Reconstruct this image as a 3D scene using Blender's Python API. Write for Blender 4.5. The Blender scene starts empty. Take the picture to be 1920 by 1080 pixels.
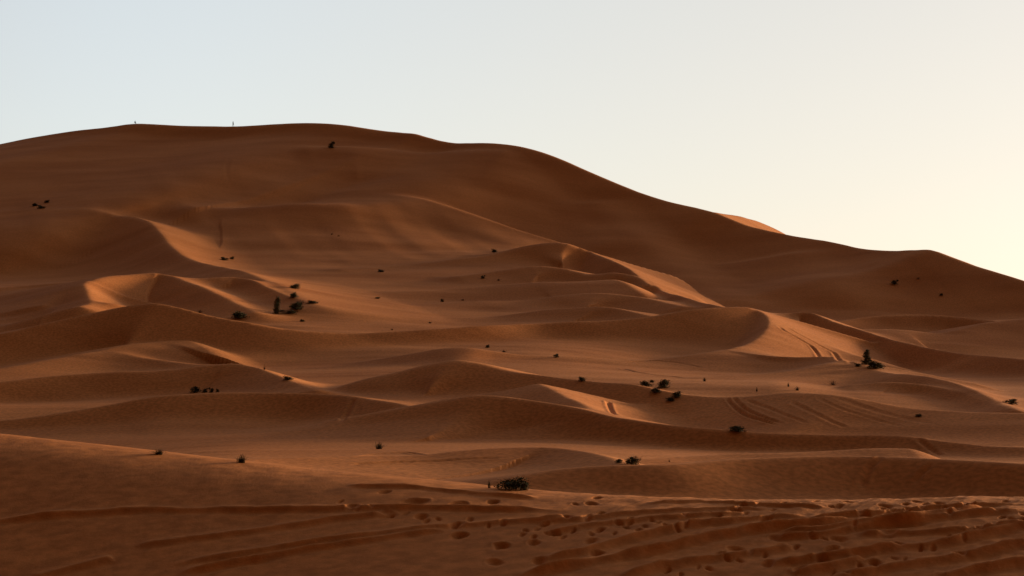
import bpy, bmesh, math, random
import numpy as np
from math import radians as R, sin, cos, tan, pi
from mathutils import Vector

random.seed(7)
rng = np.random.default_rng(11)
scene = bpy.context.scene
COL = scene.collection

# ------------------------------------------------------------------ camera
F = 3740.0                     # focal length in photo pixels (1920 wide)
EYE = 1.7
PITCH = math.atan(220.0 / F)
cam = bpy.data.cameras.new("camera")
cam.sensor_width = 36.0
cam.lens = 36.0 * F / 1920.0
cam.clip_start = 0.1
cam.clip_end = 20000
co = bpy.data.objects.new("camera", cam)
COL.objects.link(co)
co.location = (0, 0, EYE)
co.rotation_euler = (pi / 2 + PITCH, 0, 0)
scene.camera = co
CP, SP = cos(PITCH), sin(PITCH)


def P(u, v, d):
    """point at forward distance d seen at photo pixel (u, v)"""
    a = (u - 960.0) / F
    b = (540.0 - v) / F
    k = d / (CP - b * SP)
    return (a * k, d, EYE + k * (SP + b * CP))


# ------------------------------------------------------------------ noise
def vnoise(x, y, seed=0):
    """smooth value noise in -1..1"""
    n = 256
    g = np.random.default_rng(seed).uniform(-1, 1, (n, n))
    xi = np.floor(x).astype(np.int64)
    yi = np.floor(y).astype(np.int64)
    fx = x - xi
    fy = y - yi
    fx = fx * fx * fx * (fx * (fx * 6 - 15) + 10)
    fy = fy * fy * fy * (fy * (fy * 6 - 15) + 10)
    x0, x1, y0, y1 = xi % n, (xi + 1) % n, yi % n, (yi + 1) % n
    return ((g[x0, y0] * (1 - fx) + g[x1, y0] * fx) * (1 - fy)
            + (g[x0, y1] * (1 - fx) + g[x1, y1] * fx) * fy)


def fbm(x, y, seed=0, octv=3):
    s = 0
    a = 1.0
    for i in range(octv):
        s = s + a * vnoise(x * 2 ** i + 17.3 * i, y * 2 ** i - 9.1 * i, seed + i)
        a *= .5
    return s


def smax(a, b, k):
    h = np.maximum(k - np.abs(a - b), 0) / k
    return np.maximum(a, b) + h * h * k * .25


def sstep(a, b, x):
    t = np.clip((x - a) / (b - a), 0, 1)
    return t * t * (3 - 2 * t)


# ------------------------------------------------------------------ base ground between the dunes
GU = np.array([-200., 0, 480, 960, 1440, 1600, 1920, 2120])
GV = [  # distance, photo row of the ground at the five columns 0, 480, 960, 1440, 1920
    (100, 920, 908, 915, 935, 935),
    (120, 897, 880, 872, 890, 895),
    (150, 862, 838, 835, 852, 858),
    (170, 834, 815, 818, 830, 838),
    (185, 806, 798, 792, 818, 822),
    (200, 764, 760, 756, 800, 805),
    (230, 752, 728, 725, 728, 760),
    (255, 714, 704, 695, 711, 742),
    (280, 696, 688, 676, 702, 726),
    (300, 662, 655, 652, 692, 716),
    (330, 608, 612, 630, 652, 702),
    (360, 580, 584, 606, 620, 686),
    (400, 545, 556, 578, 594, 656),
    (450, 531, 524, 536, 590, 618),
    (500, 522, 494, 498, 588, 600),
    (560, 470, 455, 470, 590, 597),
    (650, 500, 480, 500, 610, 615),
]
GY = np.array([-400., -4, 16, 48, 60, 80] + [g[0] for g in GV] + [900., 1500, 4000])
GZ = np.zeros((len(GY), 8))
G16 = {280: 712, 300: 708, 330: 698, 360: 686, 400: 660, 450: 625, 500: 603}       # row at column 1600 where it is not midway
GZ[0] = -2
GZ[1] = .1
GZ[2] = -4
GZ[3] = -3
GZ[4] = -2.4
GZ[5] = (-2.2, -2.2, -2.2, -2.3, -2.8, -2.8, -2.8, -2.8)
for i, g in enumerate(GV):
    vs = list(g[1:5]) + [G16.get(g[0], .6 * g[4] + .4 * g[5]), g[5]]
    z = [P(0, v, g[0])[2] for v in vs]
    GZ[6 + i] = [z[0]] + z + [z[-1]]
GZ[-3] = GZ[-4] * .5
GZ[-2] = GZ[-3] * .5
GZ[-1] = 0


def catmull_table(xs, vals, x):
    """monotone-ish cubic (finite-difference Hermite) interpolation of rows"""
    m = np.zeros_like(vals)
    m[1:-1] = (vals[2:] - vals[:-2]) / (xs[2:] - xs[:-2])[:, None]
    i = np.clip(np.searchsorted(xs, x) - 1, 0, len(xs) - 2)
    h = (xs[i + 1] - xs[i])
    t = np.clip((x - xs[i]) / h, 0, 1)
    return i, h, t, m


def ground_base(x, y):
    u = np.clip(960 + F * x / np.maximum(np.abs(y), 15.), -200, 2120)
    i, h, t, m = catmull_table(GY, GZ, y)
    h00 = 2 * t ** 3 - 3 * t ** 2 + 1
    h10 = t ** 3 - 2 * t ** 2 + t
    h01 = 1 - h00
    h11 = t ** 3 - t ** 2
    # smooth weights between columns
    j = np.clip(np.searchsorted(GU, u) - 1, 0, len(GU) - 2)
    w = np.clip((u - GU[j]) / (GU[j + 1] - GU[j]), 0, 1)
    w = w * w * (3 - 2 * w)

    def col(c):
        return h00 * GZ[i, c] + h10 * h * m[i, c] + h01 * GZ[i + 1, c] + h11 * h * m[i + 1, c]
    return col(j) * (1 - w) + col(j + 1) * w


# ------------------------------------------------------------------ dunes: crest lines
# each: pts (u, v, d); a1 slip-face angle down to drop h1, then a2; ab back angle; w crest rounding; k blend
RIDGES = []


def ridge(pts, a1=28, h1=4, a2=10, ab=6, w=None, k=None, reach=None, ds=.09, main=False, ps=.06, rb=None, fit=0, pe=.3):
    """values may be numbers or lists following the points"""
    RIDGES.append(dict(pts=pts, a1=a1, h1=h1, a2=a2, ab=ab, w=w, k=k, reach=reach, ds=ds, main=main, ps=ps, rb=rb, fit=fit, pe=pe))

#RIDGES-BEGIN
# the great dune
ridge([(-420, 345, 830), (-200, 312, 800), (0, 271, 775), (65, 258, 768), (130, 247, 760), (200, 239, 752), (255, 232, 745), (290, 233, 742),
       (320, 235, 740), (400, 237, 735), (437, 237.5, 733), (470, 236, 731), (520, 233, 729), (570, 231, 727), (640, 234, 724),
       (700, 243, 719), (740, 248, 716), (783, 252, 714), (800, 257, 712), (850, 268, 707), (900, 268, 702), (940, 270, 698), (990, 278, 692),
       (1040, 294, 686), (1100, 320, 679), (1150, 341, 672), (1200, 361, 665), (1260, 380, 657), (1300, 389, 650), (1340, 399, 644),
       (1370, 411, 640), (1405, 424, 634), (1440, 432, 629), (1468, 438, 624), (1500, 444, 618), (1560, 453, 607), (1620, 465, 596),
       (1680, 469, 585), (1705, 468, 580), (1730, 466, 576), (1750, 468, 572), (1800, 488, 564), (1860, 508, 556), (1920, 528, 548),
       (2080, 585, 525), (2300, 660, 490), (2600, 720, 430)],
      a1=[14, 14, 16, 20, 22, 24, 30, 31, 31, 31, 31, 31, 31, 30, 29, 28, 28, 28, 28, 27, 27, 26, 25, 25, 24, 24, 24, 24, 24, 23,
          23, 23, 22, 21, 20, 19, 18, 17, 17, 17, 17, 18, 18, 18, 18, 16, 14],
      h1=[3, 3, 3, 3, 3, 4, 5, 6, 6, 6, 6, 6, 6, 5, 5, 5.5, 6, 6, 5.5, 3.5, 3, 4, 5, 6, 7, 8, 9, 9, 9, 9,
          9, 9, 9, 9, 9, 9, 8, 8, 10, 10, 10, 10, 10, 9, 8, 6, 4],
      a2=[14, 14, 15, 15, 15, 15, 15, 15, 15, 15, 15, 15, 15, 15, 15.5, 16, 16, 16, 16, 16, 16, 16, 15, 14, 13, 12, 11.5, 11, 10.5, 10,
          10, 10, 10, 10, 10, 10, 10, 10, 10, 10, 10, 10, 10, 10, 9, 8, 6],
      ab=14, w=1.0, k=3, reach=420, ds=.14, main=True)
# lit slab behind its right shoulder
ridge([(1325, 396, 655), (1345, 399, 668), (1400, 409, 712), (1432, 420, 742), (1470, 438, 778), (1500, 452, 800)],
      a1=30, h1=14, a2=20, ab=20, w=.3, k=.5, reach=60)
# benches, hollows and spurs on the great dune
ridge([(580, 279, -.5), (660, 276, -2.5), (740, 284, -4.5), (800, 289, -4.5), (850, 286, -2.5), (900, 284, -1), (940, 286, -.1)],
      a1=20, h1=[1, 3, 4, 4, 3, 2, 1], a2=24, ab=6, w=3, k=3, reach=70, ds=.15, ps=.15, fit=2)
ridge([(1125, 385, -.3), (1155, 412, -3), (1198, 450, -7), (1252, 494, -9), (1312, 533, -7), (1375, 567, -.3)],
      a1=12, h1=2, a2=12, ab=[12, 14, 17, 18, 17, 12], w=6, k=4, reach=60)
ridge([(1505, 478, -.3), (1535, 508, -2), (1558, 535, -4), (1575, 560, -5), (1590, 588, -1)],
      a1=13, h1=2, a2=12, ab=[10, 13, 15, 16, 12], w=8, k=4, reach=60)
ridge([(370, 402, -.5), (410, 399, -4), (480, 394, -12), (560, 388, -15), (640, 389, -16), (690, 390, -11), (720, 389, -7), (750, 386, -3), (775, 383, -.2)],
      a1=[18, 20, 23, 24, 24, 24, 24, 22, 18], h1=[1, 3, 6, 8, 8, 8, 8, 5, 1], a2=20, ab=[6, 5, 4, 4, 6, 10, 16, 22, 26], w=[3, 3, 3, 3, 4, 6, 8, 10, 12], k=9, reach=90, rb=40, pe=1.3, ds=.15, fit=2)
# S dune on the left
ridge([(-260, 412, 585), (-100, 408, 580), (60, 404, 574), (120, 403, 571), (180, 403, 568), (240, 405, 560), (275, 413, 546), (297, 432, 526), (317, 458, 502), (345, 480, 476),
       (390, 495, 452), (440, 505, 430), (500, 525, 403), (560, 556, 373), (590, 573, 358)],
      a1=[24, 25, 26, 26, 26, 27, 28, 28, 28, 27, 24, 18, 14, 12, 10], h1=[18, 19, 20, 20, 20, 20, 19, 16, 12, 8, 4, 2, 1, .6, .3],
      a2=8, ab=[5, 5, 5, 5, 6, 10, 15, 17, 17, 16, 14, 12, 11, 10, 10], w=1.0, k=3, reach=170, rb=45)
# H: pale dune in the centre, and J, its lit flank running down to the right
ridge([(640, 505, 480), (770, 497, 497), (850, 487, 505), (920, 478, 511), (980, 463, 518), (1030, 456, 520.5), (1062, 457, 521), (1090, 466, 520), (1125, 481, 518)],
      a1=[20, 20, 20, 21, 22, 24, 26, 27, 27], h1=[1.5, 1.8, 2.2, 2.6, 3, 3.4, 4, 4.6, 4.6],
      a2=8, ab=[3, 3, 3, 4, 4, 5, 6, 7, 8], w=1, k=1.2, reach=110, ps=.12)
ridge([(1106, 474, 519), (1117, 477, 513.5), (1145, 488, 500), (1170, 500, 488), (1200, 521, 468), (1240, 545, 440), (1285, 557, 416), (1330, 570, 396), (1362, 577, 384)],
      a1=[29, 30, 31, 30, 30, 30, 30, 28, 24], h1=[4, 5, 4, 3, 4, 5, 4, 2, 1],
      a2=8, ab=[14, 17, 19, 20, 20, 20, 20, 18, 16], w=.4, k=1, reach=45)
ridge([(860, 517, 462), (930, 508, 468), (1000, 499, 472), (1050, 502, 470), (1105, 514, 463), (1150, 512, 461), (1185, 517, 458), (1215, 533, 446)],
      a1=[18, 18, 19, 20, 22, 24, 25, 25], h1=[.7, .9, 1.2, 1.7, 2.3, 3, 3.4, 3], a2=8, ab=[4, 4, 4, 4, 5, 8, 15, 22], w=.8, k=1.2, reach=70, rb=26)
ridge([(560, 603, 372), (640, 590, 386), (740, 578, 398), (887, 565, 408), (1000, 561, 411), (1060, 553, 413), (1130, 550, 413), (1190, 555, 410), (1230, 562, 404), (1280, 574, 394)],
      a1=[8, 8, 9, 10, 12, 13, 14, 16, 15, 12], h1=[.5, .8, 1, 1.2, 1.5, 2, 2.5, 2.5, 2, 1], a2=6, ab=4, w=.8, k=1, reach=60)
ridge([(740, 606, 360), (840, 598, 370), (927, 592, 374), (990, 584, 377), (1073, 577, 379), (1133, 576, 378), (1173, 583, 374), (1210, 591, 368)],
      a1=[8, 10, 12, 14, 17, 19, 18, 14], h1=[.5, 1, 1.3, 1.6, 2, 2.2, 1.8, .8], a2=6, ab=4, w=.6, k=.8, reach=50)
ridge([(600, 560, 412), (700, 552, 420), (800, 545, 428), (900, 538, 434), (1000, 530, 438), (1090, 528, 438), (1150, 525, 440)],
      a1=9, h1=.8, a2=6, ab=5, w=.8, k=1, reach=40)
# B: amphitheatre dunes on the left
ridge([(150, 574, 325), (167, 567, 335), (162, 548, 350), (161, 530, 364), (195, 519, 375), (240, 514, 384), (290, 512, 392), (315, 516, 390), (340, 525, 382), (370, 536, 374), (400, 548, 365), (440, 568, 353), (475, 583, 343)],
      a1=[18, 22, 26, 27, 26, 24, 23, 24, 25, 25, 24, 20, 14], h1=[1, 3, 6, 8, 8, 8, 8, 8, 7, 6, 5, 3, 1], a2=10,
      ab=[16, 20, 22, 18, 8, 6, 6, 10, 14, 14, 14, 14, 12], w=.9, k=1.2, reach=70, ds=.1, ps=.1)
ridge([(310, 527, 388), (370, 523, 392), (440, 520, 396), (462, 523, 394), (500, 540, 382), (540, 556, 370), (572, 567, 362)],
      a1=[12, 20, 23, 24, 24, 23, 16], h1=[1, 4, 5, 5, 4.5, 3, 1], a2=10, ab=[4, 4, 5, 10, 13, 13, 12], w=.5, k=1, reach=60)
ridge([(-200, 548, 385), (-40, 541, 392), (60, 534, 397), (120, 530, 399), (175, 526, 395)], a1=18, h1=2.2, a2=7, ab=5, w=.8, k=1, reach=60)
ridge([(80, 570, 345), (110, 556, 355), (140, 541, 362), (160, 530, 366)], a1=20, h1=3, a2=12, ab=12, w=.8, k=1, reach=30)
ridge([(-200, 610, 330), (0, 600, 336), (60, 588, 340), (110, 577, 342), (160, 568, 340), (200, 566, 338)], a1=14, h1=1.5, a2=6, ab=5, w=.8, k=1, reach=50)
# P: the long dark dune, hooking round at its right end
ridge([(-260, 655, 280), (-100, 643, 287), (0, 627, 293), (90, 606, 300), (150, 592, 303), (200, 581, 305), (250, 573, 306), (285, 570, 306), (330, 577, 305), (400, 594, 303.5), (470, 606, 302.5), (530, 616, 303), (600, 622, 305),
       (680, 624, 308), (760, 620, 312), (860, 613, 318), (920, 609, 323), (1000, 607, 331), (1080, 604, 334), (1160, 600, 338), (1230, 593, 342), (1290, 583, 346),
       (1350, 577, 350), (1400, 576, 354)],
      a1=[26, 27, 28, 29, 29, 29, 29, 29, 29, 29, 29, 29, 29, 29, 29, 29, 29, 29, 29, 29, 29, 29, 28, 27],
      h1=[4, 4, 4, 5, 6, 7, 8, 8, 8, 6, 5, 4, 3.6, 3.5, 3.4, 3.2, 3, 3, 3.2, 3.6, 4.4, 5.5, 6, 6],
      a2=8, ab=[5] * 6 + [5, 6, 8, 8, 7, 6, 5, 5, 5, 5, 5, 5, 5, 5, 5, 5, 5, 6], w=.35, k=.8, reach=80, ds=.06)
ridge([(1368, 655, 306), (1395, 646, 313), (1420, 634, 322), (1436, 617, 332), (1440, 600, 342), (1428, 586, 352), (1405, 577, 358)][::-1],
      a1=[20, 27, 28, 28, 28, 26, 20], h1=[3, 5, 5, 4, 3, 2, .6], a2=8, ab=[14, 20, 23, 23, 22, 18, 12], w=.5, k=.8, reach=60)
# F and E: dunes on the right under the great dune
ridge([(1440, 592, 388), (1480, 587, 396), (1510, 585, 398), (1560, 602, 386), (1620, 620, 374), (1700, 643, 358), (1760, 655, 348), (1830, 664, 338), (1900, 672, 328), (2000, 682, 315), (2200, 700, 290)],
      a1=[14, 22, 28, 30, 30, 29, 28, 26, 24, 22, 18], h1=[1, 3, 5, 6, 6, 5.5, 4.5, 4, 3.5, 3, 2], a2=8, ab=[12, 14, 16, 16, 16, 15, 13, 11, 9, 8, 8], w=.4, k=.9, reach=60)
ridge([(1540, 612, 430), (1590, 599, 440), (1640, 593, 446), (1720, 589.5, 450), (1790, 593, 448), (1850, 600, 442), (1900, 607, 436), (1960, 616, 430)],
      a1=[14, 24, 28, 29, 29, 28, 22, 14], h1=[1, 2, 3, 3.2, 3, 2.5, 1.5, .5], a2=7, ab=7, w=.5, k=.9, reach=60)
ridge([(1600, 616, 405), (1700, 617, 408), (1760, 623, 406), (1800, 617, 410), (1850, 605, 418), (1900, 599, 422), (2000, 594, 426), (2200, 600, 420)],
      a1=[10, 12, 12, 13, 14, 15, 16, 16], h1=[1, 1.5, 1.5, 2, 3, 4, 4, 4], a2=8, ab=6, w=.8, k=1, reach=80)
# V/Y and X
ridge([(600, 702, 279), (660, 686, 281), (720, 672, 283), (780, 661, 284), (830, 653, 285), (880, 652, 285), (930, 660, 285), (980, 668, 285), (1060, 671, 287), (1120, 674, 288), (1200, 676, 290), (1280, 668, 294), (1340, 658, 299), (1375, 654, 303)],
      a1=[9, 9, 10, 11, 12, 13, 13, 12, 11, 10, 10, 9, 9, 9], h1=1.2, a2=7, ab=[6, 6, 6, 6, 7, 8, 8, 7, 6, 6, 6, 6, 6, 6], w=.5, k=.8, reach=60)
ridge([(1352, 657, 302), (1400, 662, 298), (1440, 666, 294), (1500, 669, 292), (1560, 671, 290)],
      a1=[20, 27, 29, 28, 20], h1=[.8, 2, 2.6, 2.2, .8], a2=8, ab=6, w=.3, k=.5, reach=40)
ridge([(1180, 728, 240), (1280, 715, 250), (1330, 708, 254), (1400, 704, 258), (1480, 697, 264), (1540, 687, 270), (1580, 678, 276)],
      a1=9, h1=1, a2=7, ab=8, w=.4, k=.6, reach=40)
ridge([(1545, 668, 292), (1600, 685, 277), (1650, 698, 265), (1700, 704, 256), (1740, 708, 250), (1785, 717, 242), (1830, 733, 232), (1870, 751, 222), (1905, 770, 211)],
      a1=[10, 11, 12, 14, 18, 20, 20, 18, 14], h1=[.7, 1, 1, 1.2, 2, 2.5, 2.2, 1.5, .6], a2=9, ab=[10, 10, 10, 12, 16, 18, 20, 20, 18], w=.6, k=.7, reach=50)
ridge([(1600, 722, 243), (1670, 717, 243), (1740, 722, 240), (1800, 735, 233), (1850, 754, 223), (1890, 770, 213)],
      a1=[10, 17, 24, 26, 24, 16], h1=[.5, 1, 2, 2.2, 1.6, .6], a2=8, ab=8, w=.4, k=.6, reach=40)
# Q and R on the left
ridge([(-200, 705, 250), (0, 691, 262), (100, 673, 272), (180, 659, 280), (235, 648, 287), (290, 642, 292), (350, 640, 294)],
      a1=[10, 10, 10, 10, 9, 9, 8], h1=1, a2=6, ab=7, w=.6, k=.8, reach=50)
ridge([(220, 661, 280), (260, 669, 277), (310, 677, 274), (360, 683, 270), (420, 685, 268)], a1=[14, 18, 19, 17, 12], h1=[.5, 1, 1, .8, .4], a2=8, ab=6, w=1, k=.5, reach=30)
ridge([(-240, 735, 215), (-100, 727, 218), (0, 717, 222), (100, 706, 226), (200, 700, 229), (330, 695, 231), (390, 687, 233), (435, 684, 234), (475, 690, 231), (520, 704, 224), (565, 722, 214), (595, 732, 208)],
      a1=[22, 23, 24, 24, 24, 24, 24, 23, 22, 20, 16, 10], h1=[3, 3, 3, 3, 3.2, 3.4, 3.6, 3.6, 3.4, 2.4, 1.4, .4], a2=9, ab=[6, 6, 6, 6, 6, 6, 7, 10, 14, 15, 14, 12], w=.45, k=.7, reach=60)
# W: central dune with its orange lit right flank
ridge([(600, 742, 219), (640, 724, 220), (690, 708, 221), (740, 697, 222), (800, 682, 223), (860, 674, 223), (900, 680, 222), (950, 693, 219), (1000, 702, 217), (1060, 710, 214), (1120, 716, 212), (1190, 721, 210),
       (1230, 730, 207), (1280, 739, 204.5), (1360, 744, 203), (1420, 742, 202), (1480, 737, 201), (1530, 738, 200), (1580, 742, 199), (1640, 753, 197.5), (1720, 766, 195), (1800, 771, 193), (1920, 774, 191), (2080, 776, 190)],
      a1=[19, 19, 20, 21, 22, 23, 23, 22, 21, 21, 21, 21, 20, 18, 16, 14, 13, 13, 12, 12, 11, 10, 10, 10],
      h1=[.6, 1.2, 1.8, 2.4, 3.4, 4, 4, 3, 2.2, 1.8, 1.8, 2.4, 2.8, 3, 3.4, 3.6, 3.6, 3.6, 3.4, 3, 2.4, 2, 1.6, 1.6],
      a2=9, ab=6, w=[2, 2, 2, 2, 2, 2, 1.5, 1, .5] + [.35] * 15, k=.7, reach=60, ds=.12)
# orange flank: a spur that faces right, between W and U
ridge([(1010, 722, 200), (1050, 738, 190), (1085, 755, 181), (1112, 770, 174), (1140, 782, 169)],
      a1=[14, 18, 20, 20, 14], h1=[.6, 1, 1.2, 1.2, .5], a2=8, ab=[12, 17, 20, 20, 16], w=.5, k=.7, reach=30)
# T and U
ridge([(-240, 800, 184), (-100, 794, 185), (0, 789, 186), (60, 783, 187), (120, 774, 188), (200, 760, 190), (290, 744, 191), (380, 737, 192), (500, 736, 193), (600, 738, 192), (650, 741, 190), (720, 752, 184), (790, 765, 178)],
      a1=[20, 20, 20, 21, 23, 25, 27, 29, 30, 30, 29, 27, 22], h1=[.8, .8, .9, 1.1, 1.2, 1.6, 2, 2.4, 2.5, 2.5, 2.4, 1.7, .6], a2=7, ab=5, w=.4, k=.5, reach=50)
ridge([(640, 786, 176), (700, 775, 176), (760, 764, 176), (830, 752, 176), (890, 743, 176), (930, 744, 175), (1000, 752, 174), (1050, 760, 172), (1100, 770, 169), (1130, 778, 167), (1200, 790, 164), (1270, 799, 160), (1350, 806, 159),
       (1450, 812, 158), (1560, 815, 158), (1650, 816, 158), (1700, 818, 157), (1780, 828, 154), (1860, 836, 151), (1920, 839, 150), (2100, 846, 148)],
      a1=[22, 22, 23, 24, 26, 28, 29, 30, 30, 30, 31, 31, 31, 31, 30, 27, 23, 19, 17, 16, 16], h1=[.6, .8, 1.2, 1.7, 2.2, 2.5, 2.7, 2.9, 3, 3, 2.8, 2.6, 2.2, 1.9, 1.6, 1.2, 1, .9, .8, .8, .8],
      a2=6, ab=[5, 5, 5, 6, 6, 7, 8, 8, 8, 8, 7, 6, 6, 6, 6, 6, 7, 8, 8, 7, 7], w=[1.5, 1.5, 1.5, 1.2, .8, .6] + [.35] * 15, k=.5, reach=50, ps=.12, ds=.12)
# R3 and Z: the low near dunes
ridge([(400, 866, 106), (480, 860, 110), (560, 857, 112), (640, 855, 114), (800, 852, 116), (850, 846, 117), (900, 841, 118), (980, 838, 119), (1040, 839, 119), (1090, 845, 116), (1130, 854, 112), (1165, 867, 107), (1185, 875, 104)],
      a1=[6, 7, 7, 7, 8, 9, 10, 11, 12, 13, 14, 12, 8], h1=[.2, .3, .4, .4, .5, .7, .8, .9, .9, .8, .6, .3, .1], a2=5, ab=[5, 5, 5, 5, 5, 6, 6, 7, 10, 13, 14, 14, 12], w=.35, k=.35, reach=40)
ridge([(1180, 862, 124), (1280, 854, 128), (1380, 850, 130), (1480, 848, 131), (1560, 845, 132), (1640, 840, 133), (1700, 840, 133)],
      a1=9, h1=.4, a2=5, ab=7, w=.3, k=.3, reach=25)
ridge([(900, 912, 94), (950, 898, 95), (1000, 888, 96), (1060, 879, 97), (1130, 873, 97.5), (1200, 871, 97), (1280, 868, 98), (1360, 861, 100), (1440, 857, 101), (1560, 854, 102), (1640, 855, 102), (1740, 859, 101), (1840, 865, 99), (1920, 870, 98), (2100, 880, 96)],
      a1=[20, 20, 21, 23, 25, 26, 27, 28, 29, 30, 31, 31, 31, 31, 30], h1=[.3, .6, 1, 1.2, 1.5, 1.6, 1.7, 1.8, 1.9, 2, 2, 2, 1.9, 1.8, 1.6], a2=5, ab=5, w=.6, k=.4, reach=40)
# the near dune we stand on
ridge([(-500, 772, 49), (-200, 795, 47.5), (0, 815, 46.3), (125, 828, 45.6), (250, 842, 45), (450, 865, 44), (640, 886, 43), (800, 900, 42.3), (920, 912, 41.7), (1050, 924, 41), (1200, 932, 40.4), (1400, 938, 39.7), (1500, 939, 39.4),
       (1650, 937, 39), (1780, 934, 38.7), (1920, 932, 38.5), (2100, 930, 38.3), (2500, 932, 38)],
      a1=[10, 10, 10, 10, 9.5, 9, 8.5, 8, 7.5, 7, 6.5, 6, 6, 6, 6, 6, 6, 6], h1=.2, a2=[19, 19, 19, 19, 18, 17, 16, 14.5, 13, 12, 11.5, 11, 11, 11, 11, 11, 11, 11],
      ab=10, w=1.5, k=.12, reach=45, ds=.2, ps=.15)

#RIDGES-END


def resample(r):
    uvd = np.array(r['pts'], float)
    pts = np.array([P(*p) for p in r['pts']])
    n = len(pts)
    par = {}
    for key in ('a1', 'h1', 'a2', 'ab', 'w'):
        v = r[key] if r[key] is not None else 1.0
        par[key] = np.array(v, float) if isinstance(v, (list, tuple)) else np.full(n, float(v))
        if len(par[key]) != n:
            raise ValueError("list length %s %d vs %d at %s" % (key, len(par[key]), n, r['pts'][0]))
    # travel along the line, measured mostly in the picture plane so the drawn curve stays even
    seg = np.linalg.norm(np.diff(pts[:, :2] * np.array([1, .5]), axis=0), axis=1)
    t = np.concatenate([[0], np.cumsum(seg)])
    cnt = int(min(max(t[-1] / .5, 30), 110))
    tt = np.linspace(0, t[-1], cnt)

    def herm(vals):
        m = np.gradient(vals, t)
        i = np.clip(np.searchsorted(t, tt) - 1, 0, n - 2)
        h = t[i + 1] - t[i]
        s = (tt - t[i]) / h
        return ((2 * s ** 3 - 3 * s ** 2 + 1) * vals[i] + (s ** 3 - 2 * s ** 2 + s) * h * m[i]
                + (-2 * s ** 3 + 3 * s ** 2) * vals[i + 1] + (s ** 3 - s ** 2) * h * m[i + 1])

    def smooth(vals, frac):
        k = max(int(cnt * frac), 1)
        w = np.hanning(2 * k + 3)[1:-1]
        w /= w.sum()
        h = len(w) // 2
        ext = np.concatenate([2 * vals[0] - vals[h:0:-1], vals, 2 * vals[-1] - vals[-2:-h - 2:-1]])
        return np.convolve(ext, w, 'valid')
    u, v, d = herm(uvd[:, 0]), herm(uvd[:, 1]), smooth(np.interp(tt, t, uvd[:, 2]), r['ds'])
    xyz = np.array([P(*p) for p in zip(u, v, d)])
    # densely sampled smooth version of the same curve with its derivatives
    fi = np.linspace(0, cnt - 1, (cnt - 1) * 16 + 1)
    i = np.clip(fi.astype(int), 0, cnt - 2)
    s = (fi - i)[:, None]
    m = np.gradient(xyz, axis=0)
    m[1:-1] = .5 * m[1:-1] + .25 * (m[2:] + m[:-2])
    r['fine'] = ((2 * s ** 3 - 3 * s ** 2 + 1) * xyz[i] + (s ** 3 - 2 * s ** 2 + s) * m[i]
                 + (-2 * s ** 3 + 3 * s ** 2) * xyz[i + 1] + (s ** 3 - s ** 2) * m[i + 1])
    g1 = np.gradient(r['fine'][:, :2], axis=0) * 16
    k5 = np.hanning(35)[1:-1]
    k5 /= k5.sum()
    g1 = np.stack([np.convolve(np.pad(g1[:, c], 16, mode='edge'), k5, 'valid') for c in (0, 1)], 1)
    g2 = np.gradient(g1, axis=0) * 16
    r['d1'], r['d2'] = g1, g2
    q = {k2: smooth(np.interp(tt, t, vv), r['ps']) for k2, vv in par.items()}
    return xyz, q


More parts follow.
